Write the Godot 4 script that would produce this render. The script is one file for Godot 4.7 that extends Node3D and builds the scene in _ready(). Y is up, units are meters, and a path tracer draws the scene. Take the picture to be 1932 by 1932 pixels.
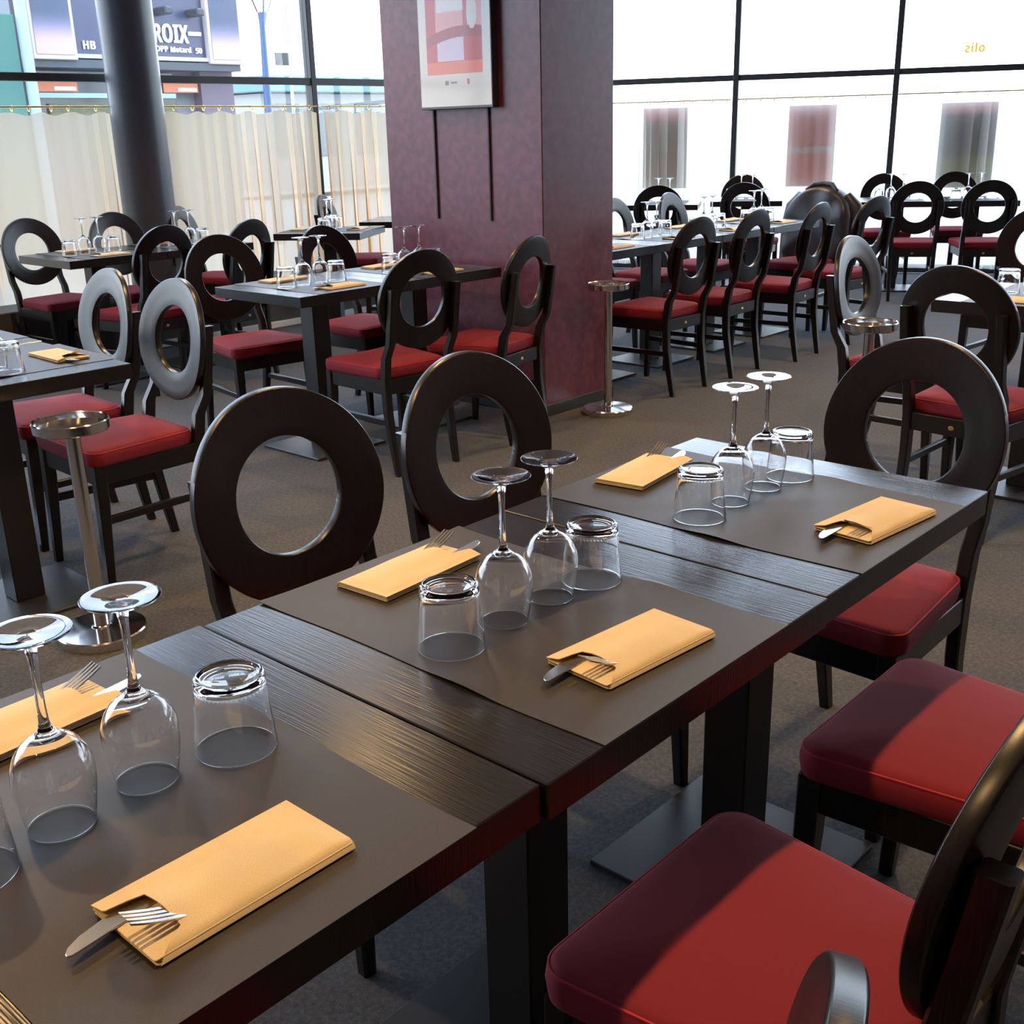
extends Node3D

const TH := 0.745
var M := {}
var taken := {}

# ---------------------------------------------------------------- mesh helpers
func orient(t: PackedVector3Array) -> PackedVector3Array:
	var vol := 0.0
	for i in range(0, t.size(), 3):
		vol += t[i].dot(t[i + 1].cross(t[i + 2]))
	if vol > 0.0:
		for i in range(0, t.size(), 3):
			var k := t[i + 1]
			t[i + 1] = t[i + 2]
			t[i + 2] = k
	return t

func mk(t: PackedVector3Array, crease := 40.0, closed := true) -> ArrayMesh:
	if closed:
		orient(t)
	var n := t.size() / 3
	var fn := PackedVector3Array()
	var un := PackedVector3Array()
	var at := {}
	for f in n:
		var q := (t[f * 3 + 2] - t[f * 3]).cross(t[f * 3 + 1] - t[f * 3])
		fn.append(q)
		un.append(q.normalized())
		if crease > 0.0:
			for k in 3:
				var key := Vector3i((t[f * 3 + k] * 40000.0).round())
				if not at.has(key):
					at[key] = PackedInt32Array()
				at[key].append(f)
	var cosc := cos(deg_to_rad(crease))
	var nor := PackedVector3Array()
	for f in n:
		for k in 3:
			if crease <= 0.0:
				nor.append(un[f])
				continue
			var s := Vector3.ZERO
			for g in at[Vector3i((t[f * 3 + k] * 40000.0).round())]:
				if un[g].dot(un[f]) >= cosc:
					s += fn[g]
			nor.append(s.normalized() if s.length_squared() > 0.0 else un[f])
	var a := []
	a.resize(Mesh.ARRAY_MAX)
	a[Mesh.ARRAY_VERTEX] = t
	a[Mesh.ARRAY_NORMAL] = nor
	var m := ArrayMesh.new()
	m.add_surface_from_arrays(Mesh.PRIMITIVE_TRIANGLES, a)
	return m

func quad(t: PackedVector3Array, a: Vector3, b: Vector3, c: Vector3, d: Vector3) -> void:
	t.append_array([a, b, c, a, c, d])

func tri_out(t: PackedVector3Array, a: Vector3, b: Vector3, c: Vector3, o: Vector3) -> void:
	if (c - a).cross(b - a).dot(a - o) >= 0.0:
		t.append_array([a, b, c])
	else:
		t.append_array([a, c, b])

func box(t: PackedVector3Array, c: Vector3, s: Vector3, b := 0.0, rot := Basis()) -> void:
	var h := s * 0.5
	var v := {}
	for x in [-1, 1]:
		for y in [-1, 1]:
			for z in [-1, 1]:
				v[[x, y, z]] = [
					c + rot * Vector3(x * h.x, y * (h.y - b), z * (h.z - b)),
					c + rot * Vector3(x * (h.x - b), y * h.y, z * (h.z - b)),
					c + rot * Vector3(x * (h.x - b), y * (h.y - b), z * h.z)]
	for s1 in [-1, 1]:
		var fx := [[s1, -1, -1], [s1, 1, -1], [s1, 1, 1], [s1, -1, 1]]
		var fy := [[-1, s1, -1], [1, s1, -1], [1, s1, 1], [-1, s1, 1]]
		var fz := [[-1, -1, s1], [1, -1, s1], [1, 1, s1], [-1, 1, s1]]
		for e in [[fx, 0], [fy, 1], [fz, 2]]:
			var p = e[0].map(func(k): return v[k][e[1]])
			tri_out(t, p[0], p[1], p[2], c)
			tri_out(t, p[0], p[2], p[3], c)
	if b > 0.0:
		for s1 in [-1, 1]:
			for s2 in [-1, 1]:
				for e in [[[-1, s1, s2], [1, s1, s2], 1, 2], [[s1, -1, s2], [s1, 1, s2], 0, 2], [[s1, s2, -1], [s1, s2, 1], 0, 1]]:
					var p0: Vector3 = v[e[0]][e[2]]
					var p1: Vector3 = v[e[1]][e[2]]
					var p2: Vector3 = v[e[1]][e[3]]
					var p3: Vector3 = v[e[0]][e[3]]
					tri_out(t, p0, p1, p2, c)
					tri_out(t, p0, p2, p3, c)
				for s3 in [-1, 1]:
					var q = v[[s1, s2, s3]]
					tri_out(t, q[0], q[1], q[2], c)

func bx(c: Vector3, s: Vector3, b := 0.0) -> ArrayMesh:
	var t := PackedVector3Array()
	box(t, c, s, b)
	return mk(t, 0.0, false)

func lathe(t: PackedVector3Array, prof: Array, seg := 40, at := Vector3.ZERO) -> void:
	var acc := PackedVector3Array()
	for i in prof.size() - 1:
		var p: Vector2 = prof[i]
		var q: Vector2 = prof[i + 1]
		for k in seg:
			var a0 := TAU * k / seg
			var a1 := TAU * (k + 1) / seg
			var p0 := at + Vector3(p.x * cos(a0), p.y, p.x * sin(a0))
			var p1 := at + Vector3(p.x * cos(a1), p.y, p.x * sin(a1))
			var q0 := at + Vector3(q.x * cos(a0), q.y, q.x * sin(a0))
			var q1 := at + Vector3(q.x * cos(a1), q.y, q.x * sin(a1))
			if p.x > 0.0:
				acc.append_array([p0, q1, p1] if q.x > 0.0 else [p0, q0, p1])
			if q.x > 0.0:
				acc.append_array([p0, q0, q1])
	t.append_array(orient(acc))

func loft(t: PackedVector3Array, rings: Array, cap := true) -> void:
	var acc := PackedVector3Array()
	var n: int = rings[0].size()
	for i in rings.size() - 1:
		for k in n:
			var k1 := (k + 1) % n
			quad(acc, rings[i][k], rings[i][k1], rings[i + 1][k1], rings[i + 1][k])
	if cap:
		for e in [[rings[0], true], [rings[-1], false]]:
			var mid := Vector3.ZERO
			for p in e[0]:
				mid += p / n
			for k in n:
				var k1 := (k + 1) % n
				acc.append_array([e[0][k1], e[0][k], mid] if e[1] else [e[0][k], e[0][k1], mid])
	t.append_array(orient(acc) if cap else acc)

func circle(c: Vector3, u: Vector3, v: Vector3, r: float, n: int) -> Array:
	var out := []
	for k in n:
		out.append(c + u * (r * cos(TAU * k / n)) + v * (r * sin(TAU * k / n)))
	return out

func tube(t: PackedVector3Array, pts: Array, r, n := 8, cap := true) -> void:
	var rings := []
	var u := Vector3.ZERO
	for i in pts.size():
		var d: Vector3 = (pts[mini(i + 1, pts.size() - 1)] - pts[maxi(i - 1, 0)]).normalized()
		if i == 0:
			u = d.cross(Vector3.UP if absf(d.y) < 0.9 else Vector3.RIGHT).normalized()
		u = (u - d * u.dot(d)).normalized()
		rings.append(circle(pts[i], u, d.cross(u), r[i] if r is Array else r, n))
	loft(t, rings, cap)

func torus(t: PackedVector3Array, c: Vector3, u: Vector3, v: Vector3, R: float, r: float, n := 16, m := 6) -> void:
	var rings := []
	var w := u.cross(v)
	for i in n + 1:
		var a := TAU * i / n
		var d := u * cos(a) + v * sin(a)
		rings.append(circle(c + d * R, d, w, r, m))
	var acc := PackedVector3Array()
	loft(acc, rings, false)
	t.append_array(orient(acc))

func rect_ring(c: Vector3, wx: float, wz: float, b := 0.004) -> Array:
	var out := []
	for q in [[1, 1, 0], [1, 1, 1], [-1, 1, 1], [-1, 1, 0], [-1, -1, 0], [-1, -1, 1], [1, -1, 1], [1, -1, 0]]:
		out.append(c + Vector3(q[0] * (wx * 0.5 - (b if q[2] else 0.0)), 0, q[1] * (wz * 0.5 - (0.0 if q[2] else b))))
	return out

func round_poly(pts: Array, rad: Array, n := 6) -> Array:
	var out := []
	for i in pts.size():
		var p: Vector2 = pts[i]
		var a: Vector2 = (pts[i - 1] - p).normalized()
		var b: Vector2 = (pts[(i + 1) % pts.size()] - p).normalized()
		var half := acos(clampf(a.dot(b), -1, 1)) * 0.5
		var r: float = rad[i]
		var c := p + (a + b).normalized() * (r / sin(half))
		var s := p + a * (r / tan(half)) - c
		var e := p + b * (r / tan(half)) - c
		var turn := s.angle_to(e)
		for k in n:
			out.append(c + s.rotated(turn * k / (n - 1)))
	return out

func inset(o: Array, d: float) -> Array:
	var out := []
	var n := o.size()
	var mid := Vector2.ZERO
	for p in o:
		mid += p / n
	for i in n:
		var e: Vector2 = o[(i + 1) % n] - o[i - 1]
		var q := Vector2(-e.y, e.x).normalized()
		if q.dot(mid - o[i]) < 0.0:
			q = -q
		out.append(o[i] + q * d)
	return out

func lift(o: Array, y: float) -> Array:
	return o.map(func(p): return Vector3(p.x, y, p.y))

# ---------------------------------------------------------------- node helpers
func numbered(nm: String) -> String:
	taken[nm] = taken.get(nm, -1) + 1
	return nm if taken[nm] == 0 else "%s_%03d" % [nm, taken[nm]]

func tag(o: Node3D, label: String, cat: String, group := "") -> Node3D:
	o.set_meta("label", label)
	o.set_meta("category", cat)
	if group:
		o.set_meta("group", group)
	return o

func thing(nm: String, label: String, cat: String, at: Vector3, yaw := 0.0, group := "") -> Node3D:
	var o := Node3D.new()
	o.name = numbered(nm)
	add_child(o)
	o.position = at
	o.rotation.y = yaw
	return tag(o, label, cat, group)

func part(nm: String, m: Mesh, mat: Material, parent: Node) -> MeshInstance3D:
	var o := MeshInstance3D.new()
	o.name = nm
	o.mesh = m
	o.material_override = mat
	parent.add_child(o, true)
	return o

func solo(nm: String, m: Mesh, mat: Material, at: Vector3, yaw: float, label: String, cat: String, group := "") -> MeshInstance3D:
	var o := part(numbered(nm), m, mat, self)
	o.position = at
	o.rotation.y = yaw
	tag(o, label, cat, group)
	return o

func struct(nm: String, m: Mesh, mat: Material, parent: Node = self) -> MeshInstance3D:
	var o := part(nm, m, mat, parent)
	if parent == self:
		o.set_meta("kind", "structure")
	return o

func copy(src: Node3D, at: Vector3, yaw: float, label: String, group := "") -> Node3D:
	var c: Node3D = src.duplicate()
	c.name = numbered(String(src.name))
	add_child(c)
	c.position = at
	c.rotation.y = yaw
	c.set_meta("label", label)
	if group:
		c.set_meta("group", group)
	return c

# ---------------------------------------------------------------- materials
func lin(r: float, g: float, b: float, a := 1.0) -> Color:
	var c := Color(r, g, b).linear_to_srgb()
	c.a = a
	return c

func mat(nm: String, c: Color, rough: float, metal := 0.0) -> StandardMaterial3D:
	var m := StandardMaterial3D.new()
	m.resource_name = nm
	m.albedo_color = c
	m.roughness = rough
	m.metallic = metal
	M[nm] = m
	return m

func tri(m: StandardMaterial3D, tex: Texture2D, scale: Vector3, bump := 0.0, world := false, albedo := true) -> void:
	m.uv1_triplanar = true
	m.uv1_world_triplanar = world
	m.uv1_scale = scale
	if albedo:
		m.albedo_texture = tex
	if bump > 0.0:
		m.heightmap_enabled = true
		m.heightmap_texture = tex
		m.heightmap_scale = bump

func noise_tex(size: int, freq: float, oct: int, lo: float, hi: float, sd: int, sx := 1.0, sy := 1.0) -> ImageTexture:
	var n := FastNoiseLite.new()
	n.seed = sd
	n.noise_type = FastNoiseLite.TYPE_SIMPLEX_SMOOTH
	n.frequency = freq
	n.fractal_octaves = oct
	var im := Image.create(size, size, false, Image.FORMAT_RGB8)
	for y in size:
		for x in size:
			# blend across the border so that the tile repeats without a seam
			var a := n.get_noise_2d(x * sx, y * sy)
			var bxx := n.get_noise_2d((x - size) * sx, y * sy)
			var w := smoothstep(0.8, 1.0, float(x) / size)
			var v := lerpf(a, bxx, w)
			var a2 := n.get_noise_2d(x * sx, (y - size) * sy)
			v = lerpf(v, lerpf(a2, n.get_noise_2d((x - size) * sx, (y - size) * sy), w), smoothstep(0.8, 1.0, float(y) / size))
			v = lerpf(lo, hi, clampf(v * 0.8 + 0.5, 0, 1))
			im.set_pixel(x, y, Color(v, v, v))
	return ImageTexture.create_from_image(im)

func make_materials() -> void:
	var fleck := noise_tex(256, 0.45, 2, 0.45, 1.0, 3)
	var soft := noise_tex(256, 0.05, 4, 0.75, 1.0, 5)
	var fine := noise_tex(256, 0.35, 3, 0.75, 1.0, 8)
	var grain := noise_tex(512, 0.16, 3, 0.3, 1.0, 11, 1.0, 0.022)
	var m := mat("carpet", lin(0.2, 0.205, 0.215), 0.95)
	tri(m, fleck, Vector3(5, 5, 5), 0.25, true)
	m.detail_enabled = true
	m.detail_albedo = soft
	m.detail_blend_mode = BaseMaterial3D.BLEND_MODE_MUL
	m = mat("black_wood", lin(0.013, 0.0125, 0.0115), 0.23)
	tri(m, grain, Vector3(3.6, 3.6, 3.6), 0.02)
	m.albedo_texture = null
	m = mat("table_edge", lin(0.01, 0.0095, 0.009), 0.4)
	m = mat("chair_wood", lin(0.0165, 0.0125, 0.01), 0.3)
	tri(m, grain, Vector3(6, 6, 6), 0.004)
	m = mat("velvet", lin(0.26, 0.007, 0.022), 0.85)
	tri(m, fine, Vector3(9, 9, 9), 0.05)
	m.rim_enabled = true
	m.rim = 0.2
	m.rim_tint = 0.8
	m = mat("piping", lin(0.36, 0.012, 0.03), 0.7)
	m = mat("mat_paper", lin(0.036, 0.031, 0.027), 0.5)
	tri(m, fine, Vector3(6, 6, 6), 0.01)
	m = mat("napkin", lin(0.9, 0.72, 0.43), 0.85)
	tri(m, fine, Vector3(14, 14, 14), 0.02)
	m = mat("steel", lin(0.66, 0.62, 0.56), 0.2, 1.0)
	m = mat("chrome", lin(0.7, 0.68, 0.65), 0.13, 1.0)
	m = mat("brass", lin(0.75, 0.55, 0.22), 0.3, 1.0)
	m = mat("glass", Color(1, 1, 1, 0.0), 0.0)
	m.refraction_enabled = true
	m.refraction_scale = 0.052
	m = mat("glass_thin", Color(1, 1, 1, 0.015), 0.0)
	m.transparency = BaseMaterial3D.TRANSPARENCY_ALPHA
	m = mat("pane", Color(0.97, 1, 0.99, 0.04), 0.0)
	m.transparency = BaseMaterial3D.TRANSPARENCY_ALPHA
	m = mat("plate_steel", lin(0.06, 0.06, 0.062), 0.38, 0.3)
	tri(m, fine, Vector3(8, 8, 8), 0.03)
	m = mat("maroon", lin(0.16, 0.045, 0.08), 0.36)
	tri(m, soft, Vector3(1.2, 1.2, 1.2), 0.0, true)
	m = mat("column_paint", lin(0.06, 0.072, 0.095), 0.32)
	m = mat("frame_dark", lin(0.03, 0.034, 0.036), 0.4)
	m = mat("ceiling_paint", lin(0.62, 0.55, 0.45), 0.9)
	m = mat("wall_paint", lin(0.3, 0.16, 0.14), 0.8)
	m = mat("plinth", lin(0.06, 0.055, 0.05), 0.6)
	m = mat("strip", lin(0.8, 0.82, 0.8), 0.35)
	m = mat("sheer", lin(0.95, 0.6, 0.22, 0.84), 0.9)
	m.transparency = BaseMaterial3D.TRANSPARENCY_ALPHA
	m.backlight_enabled = true
	m.backlight = lin(0.5, 0.46, 0.38)
	m = mat("sheer_white", lin(0.92, 0.88, 0.78, 0.5), 0.9)
	m.transparency = BaseMaterial3D.TRANSPARENCY_ALPHA
	m.backlight_enabled = true
	m.backlight = lin(1.0, 0.97, 0.9)
	m = mat("jacket", lin(0.016, 0.015, 0.02), 0.42)
	m = mat("wire", lin(0.02, 0.018, 0.02), 0.6)
	m = mat("alu", lin(0.55, 0.57, 0.58), 0.35, 0.8)

# ---------------------------------------------------------------- builders
func make_chair(label: String) -> Node3D:
	var R := 0.205
	var Rh := 0.114
	var yc := 0.727
	var zr := 0.247
	var lean := 0.144
	var sag := 0.023
	var T := 0.022
	var c := thing("dining_chair", label, "chair", Vector3.ZERO, 0.0, "ring-back dining chairs with red seats")
	var t := PackedVector3Array()
	var loop := [[Rh + 0.003, 0.0], [lerpf(Rh, R, 0.33), 0.0], [lerpf(Rh, R, 0.67), 0.0], [R - 0.003, 0.0], [R, 0.003], [R, T - 0.003], [R - 0.003, T], [lerpf(Rh, R, 0.67), T], [lerpf(Rh, R, 0.33), T], [Rh + 0.003, T], [Rh, T - 0.003], [Rh, 0.003]]
	var rings := []
	var seg := 72
	for i in seg + 1:
		var a := TAU * i / seg
		var ring := []
		for q in loop:
			var u: float = q[0] * cos(a)
			var v: float = q[0] * sin(a)
			ring.append(Vector3(u, yc + v * cos(lean), zr + v * sin(lean) - sag * (u / R) * (u / R) + q[1]))
		rings.append(ring)
	loft(t, rings, false)
	part("backrest_ring", mk(t, 50.0), M.chair_wood, c)
	for s in [-1, 1]:
		t = PackedVector3Array()
		loft(t, [rect_ring(Vector3(s * 0.19, 0, -0.185), 0.026, 0.026), rect_ring(Vector3(s * 0.186, 0.30, -0.172), 0.038, 0.038), rect_ring(Vector3(s * 0.185, 0.408, -0.17), 0.038, 0.038)])
		part("leg", mk(t, 20.0), M.chair_wood, c)
		t = PackedVector3Array()
		var path := [[0.156, 0.0, 0.243, 0.026, 0.028], [0.159, 0.12, 0.222, 0.029, 0.033], [0.162, 0.26, 0.2, 0.031, 0.038], [0.164, 0.40, 0.196, 0.032, 0.04], [0.165, 0.50, 0.212, 0.032, 0.038], [0.165, 0.56, 0.2465, 0.032, 0.034], [0.165, 0.66, 0.2625, 0.031, 0.034], [0.165, 0.785, 0.2815, 0.03, 0.034]]
		rings = []
		for p in path:
			rings.append(rect_ring(Vector3(s * p[0], p[1], p[2]), p[3], p[4]))
		loft(t, rings)
		part("rear_post", mk(t, 25.0), M.chair_wood, c)
		t = PackedVector3Array()
		loft(t, [rect_ring(Vector3(0, 0, -0.172), 0.018, 0.026, 0.003), rect_ring(Vector3(0, 0.385, -0.03), 0.018, 0.026, 0.003)])
		for i in t.size():
			var f := t[i].y / 0.385
			t[i] = Vector3(s * lerpf(0.186, 0.162, f) + t[i].x, 0.225 + (t[i].z - lerpf(-0.172, -0.03, f)), lerpf(-0.172, 0.203, f))
		part("stretcher", mk(t, 20.0), M.chair_wood, c)
	t = PackedVector3Array()
	box(t, Vector3(0, 0.376, -0.172), Vector3(0.345, 0.062, 0.024), 0.002)
	box(t, Vector3(0, 0.376, 0.196), Vector3(0.30, 0.062, 0.024), 0.002)
	for s in [-1, 1]:
		box(t, Vector3(s * 0.176, 0.376, 0.012), Vector3(0.022, 0.062, 0.345), 0.002, Basis(Vector3.UP, s * -0.062))
	var rail := part("seat_rail", mk(t, 0.0, false), M.chair_wood, c)
	t = PackedVector3Array()
	lathe(t, [Vector2(0, 0), Vector2(0.011, 0), Vector2(0.0095, 0.002), Vector2(0, 0.0026)], 16)
	for i in t.size():
		t[i] = Vector3(t[i].x, 0.374 + t[i].z * 0.75, 0.208 + t[i].y)
	part("badge", mk(t, 30.0), M.brass, rail)
	var o := round_poly([Vector2(-0.217, -0.197), Vector2(0.217, -0.197), Vector2(0.172, 0.188), Vector2(-0.172, 0.188)], [0.04, 0.04, 0.05, 0.05], 8)
	t = PackedVector3Array()
	var lay := [lift(inset(o, 0.012), 0.404), lift(inset(o, 0.002), 0.409), lift(o, 0.42), lift(inset(o, -0.002), 0.434), lift(inset(o, 0.0), 0.447), lift(inset(o, 0.005), 0.4545), lift(inset(o, 0.013), 0.4593)]
	for q in [0.86, 0.74, 0.6, 0.45, 0.3, 0.15, 0.04]:
		lay.append(o.map(func(p): return Vector3(p.x * q, 0.4593 + 0.0135 * (1.0 - pow(q / 0.94, 2.4)), (p.y + 0.0045) * q - 0.0045)))
	loft(t, lay)
	var seat := part("seat_cushion", mk(t, 60.0), M.velvet, c)
	t = PackedVector3Array()
	var pip := lift(inset(o, 0.0025), 0.452)
	pip.append(pip[0])
	tube(t, pip, 0.0022, 5, false)
	part("piping", mk(t, 60.0, false), M.piping, seat)
	return c

func make_table(label: String) -> Node3D:
	var c := thing("dining_table", label, "table", Vector3.ZERO, 0.0, "square black pedestal tables")
	var t := PackedVector3Array()
	box(t, Vector3(0, TH - 0.0225, 0), Vector3(0.61, 0.045, 0.613), 0.0015)
	part("tabletop", mk(t, 0.0, false), M.black_wood, c)
	part("pedestal", bx(Vector3(0, 0.356, 0), Vector3(0.092, 0.688, 0.092), 0.003), M.table_edge, c)
	part("base_plate", bx(Vector3(0, 0.006, 0), Vector3(0.4, 0.012, 0.4), 0.002), M.plate_steel, c)
	return c

func mat_mesh(sd: int) -> ArrayMesh:
	var t := PackedVector3Array()
	var nx := 20
	var nz := 30
	var rng := RandomNumberGenerator.new()
	rng.seed = sd
	var ph := rng.randf() * 6.0
	var f := func(i, j, up):
		var u: float = float(i) / nx
		var v: float = float(j) / nz
		var edge := pow(absf(u - 0.5) * 2.0, 6.0)
		var h := 0.0007 + 0.0035 * edge * pow(maxf(0.0, sin(v * 9.0 + ph)), 4.0) + 0.0007 * pow(maxf(0.0, sin(u * 5.0 - v * 7.0 + ph)), 8.0) * sin(PI * v)
		var sk := (0.003 * sin(v * 8.0 + ph)) * (1.0 if u > 0.5 else -1.0) * edge
		return Vector3((u - 0.5) * 0.4 + sk, h + (0.0006 if up else 0.0), (v - 0.5) * 0.616)
	for i in nx:
		for j in nz:
			quad(t, f.call(i, j, true), f.call(i + 1, j, true), f.call(i + 1, j + 1, true), f.call(i, j + 1, true))
			quad(t, f.call(i, j, false), f.call(i, j + 1, false), f.call(i + 1, j + 1, false), f.call(i + 1, j, false))
	for i in nx:
		for j in [0, nz]:
			quad(t, f.call(i, j, true), f.call(i + 1, j, true), f.call(i + 1, j, false), f.call(i, j, false))
	for j in nz:
		for i in [0, nx]:
			quad(t, f.call(i, j, true), f.call(i, j + 1, true), f.call(i, j + 1, false), f.call(i, j, false))
	return mk(t, 50.0, false)

func split_skin(prof: Array, cuts: Callable, names: Array, c: Node3D) -> void:
	var t := PackedVector3Array()
	lathe(t, prof, 48)
	var sets := {}
	for i in range(0, t.size(), 3):
		var m := (t[i] + t[i + 1] + t[i + 2]) / 3.0
		var k: String = names[cuts.call(Vector2(Vector2(m.x, m.z).length(), m.y))]
		if not sets.has(k):
			sets[k] = PackedVector3Array()
		sets[k].append_array([t[i], t[i + 1], t[i + 2]])
	for k in names:
		part(k, mk(sets[k], 60.0, false), M.glass, c)

func make_wine(label: String) -> Node3D:
	var c := thing("wine_glass", label, "wine glass", Vector3.ZERO, 0.0, "upturned stem glasses")
	var p := [Vector2(0, 0.0962), Vector2(0.008, 0.0955), Vector2(0.017, 0.0925), Vector2(0.0255, 0.0865), Vector2(0.032, 0.0775), Vector2(0.0362, 0.067), Vector2(0.0377, 0.056), Vector2(0.0371, 0.043), Vector2(0.0353, 0.028), Vector2(0.033, 0.013), Vector2(0.0311, 0.0012), Vector2(0.0316, 0.0), Vector2(0.0322, 0.0008), Vector2(0.0341, 0.0128), Vector2(0.0365, 0.028), Vector2(0.0383, 0.043), Vector2(0.0389, 0.056), Vector2(0.0374, 0.0675), Vector2(0.0332, 0.0785), Vector2(0.0265, 0.088), Vector2(0.018, 0.0948), Vector2(0.0108, 0.0992), Vector2(0.0066, 0.1045), Vector2(0.0049, 0.112), Vector2(0.0042, 0.125), Vector2(0.004, 0.145), Vector2(0.0042, 0.165), Vector2(0.0048, 0.18), Vector2(0.0068, 0.191), Vector2(0.0125, 0.197), Vector2(0.022, 0.2), Vector2(0.032, 0.202), Vector2(0.0385, 0.2032), Vector2(0.0392, 0.2041), Vector2(0.0386, 0.2049), Vector2(0.03, 0.2046), Vector2(0.016, 0.2034), Vector2(0.006, 0.2022), Vector2(0, 0.2018)]
	split_skin(p, func(q): return 2 if q.y > 0.1975 else (1 if q.y > 0.1008 else 0), ["bowl", "stem", "foot"], c)
	return c

func make_tumbler(label: String) -> Node3D:
	var c := thing("tumbler", label, "tumbler", Vector3.ZERO, 0.0, "upturned tumblers")
	var p := [Vector2(0, 0.0785), Vector2(0.02, 0.0785), Vector2(0.031, 0.0775), Vector2(0.0352, 0.0745), Vector2(0.0365, 0.069), Vector2(0.0388, 0.045), Vector2(0.0411, 0.02), Vector2(0.0428, 0.0012), Vector2(0.0435, 0.0), Vector2(0.0441, 0.0012), Vector2(0.0425, 0.02), Vector2(0.0402, 0.045), Vector2(0.0381, 0.0715), Vector2(0.0383, 0.078), Vector2(0.0379, 0.0838), Vector2(0.036, 0.0872), Vector2(0.033, 0.088), Vector2(0.0305, 0.0872), Vector2(0.029, 0.086), Vector2(0.02, 0.0852), Vector2(0.008, 0.0849), Vector2(0, 0.0851)]
	split_skin(p, func(q): return 1 if q.y > 0.0745 else 0, ["wall", "base"], c)
	return c

func slab(t: PackedVector3Array, o: Array, y0: float, y1: float, r: float) -> void:
	loft(t, [lift(inset(o, r), y0), lift(o, y0 + r), lift(o, y1 - r), lift(inset(o, r), y1)])

func make_napkin(label: String) -> Node3D:
	var c := thing("napkin", label, "napkin", Vector3.ZERO, 0.0, "folded cream napkin pockets")
	var t := PackedVector3Array()
	for k in 3:
		var dx: float = [0.0, 0.0018, -0.0012][k]
		var o := round_poly([Vector2(-0.1025 + dx, -0.0505), Vector2(0.1025, -0.0505), Vector2(0.1025, 0.0515 - k * 0.0005), Vector2(-0.1025 + dx, 0.0515 - k * 0.0005)], [0.003, 0.002, 0.002, 0.003], 4)
		slab(t, o, 0.0003 + k * 0.0023, 0.0025 + k * 0.0023, 0.0009)
	part("folded_layers", mk(t, 50.0, false), M.napkin, c)
	t = PackedVector3Array()
	var nx := 36
	var nz := 28
	var f := func(i, j, up):
		var v: float = float(j) / nz
		var z := lerpf(-0.051, 0.0523, v)
		var xs := -0.1035
		if z > -0.03:
			xs = lerpf(-0.1035, -0.069, smoothstep(-0.03, -0.021, z))
		if z > 0.034:
			xs = lerpf(-0.069, -0.1, (z - 0.034) / 0.018)
		var x := lerpf(xs, 0.1028, float(i) / nx)
		var side := 1.0 - pow(absf(v - 0.5) * 2.0, 5.0)
		var b := 0.0062 * exp(-pow((z - 0.006) / 0.027, 2.0)) * (0.35 + 0.65 * exp(-(x + 0.07) / 0.075)) * smoothstep(0.1028, 0.07, x)
		b += 0.0012 * sin(x * 55.0 + z * 40.0) * side * smoothstep(0.1028, 0.08, x)
		if z < -0.02:
			b += 0.0015 * smoothstep(-0.06, -0.1, x)
		var y := 0.0078 + (0.0024 * smoothstep(1.0, 0.75, absf(v - 0.5) * 2.0) * smoothstep(0.1028, 0.08, x) + maxf(b, 0.0)) * side
		if v > 0.93:
			y = lerpf(y, 0.0005, pow((v - 0.93) / 0.07, 2.0))
		return Vector3(x, y + (0.0011 if up else 0.0), z + (0.0008 if up and v > 0.95 else 0.0))
	for i in nx:
		for j in nz:
			quad(t, f.call(i, j, true), f.call(i + 1, j, true), f.call(i + 1, j + 1, true), f.call(i, j + 1, true))
			quad(t, f.call(i, j, false), f.call(i, j + 1, false), f.call(i + 1, j + 1, false), f.call(i + 1, j, false))
	for i in nx:
		for j in [0, nz]:
			quad(t, f.call(i, j, true), f.call(i + 1, j, true), f.call(i + 1, j, false), f.call(i, j, false))
	for j in nz:
		for i in [0, nx]:
			quad(t, f.call(i, j, true), f.call(i, j + 1, true), f.call(i, j + 1, false), f.call(i, j, false))
	part("pocket_flap", mk(t, 60.0, false), M.napkin, c)
	return c

func make_knife(label: String) -> Node3D:
	var c := thing("table_knife", label, "knife", Vector3.ZERO, 0.0, "table knives in napkin pockets")
	var o := [Vector2(0.0, 0.006), Vector2(0.001, 0.002), Vector2(0.006, -0.003), Vector2(0.02, -0.008), Vector2(0.045, -0.0105), Vector2(0.092, -0.0105), Vector2(0.096, -0.006), Vector2(0.1, -0.0045), Vector2(0.1, 0.0045), Vector2(0.095, 0.0075), Vector2(0.05, 0.0085), Vector2(0.01, 0.0085), Vector2(0.003, 0.0082)]
	var t := PackedVector3Array()
	slab(t, o, 0.0, 0.0016, 0.0005)
	part("blade", mk(t, 40.0), M.steel, c)
	t = PackedVector3Array()
	tube(t, [Vector3(0.1, 0.0009, 0), Vector3(0.12, 0.0012, 0), Vector3(0.15, 0.0013, 0), Vector3(0.16, 0.0012, 0)], [0.0014, 0.0017, 0.0018, 0.001], 8)
	part("handle", mk(t, 60.0), M.steel, c)
	return c

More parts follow.
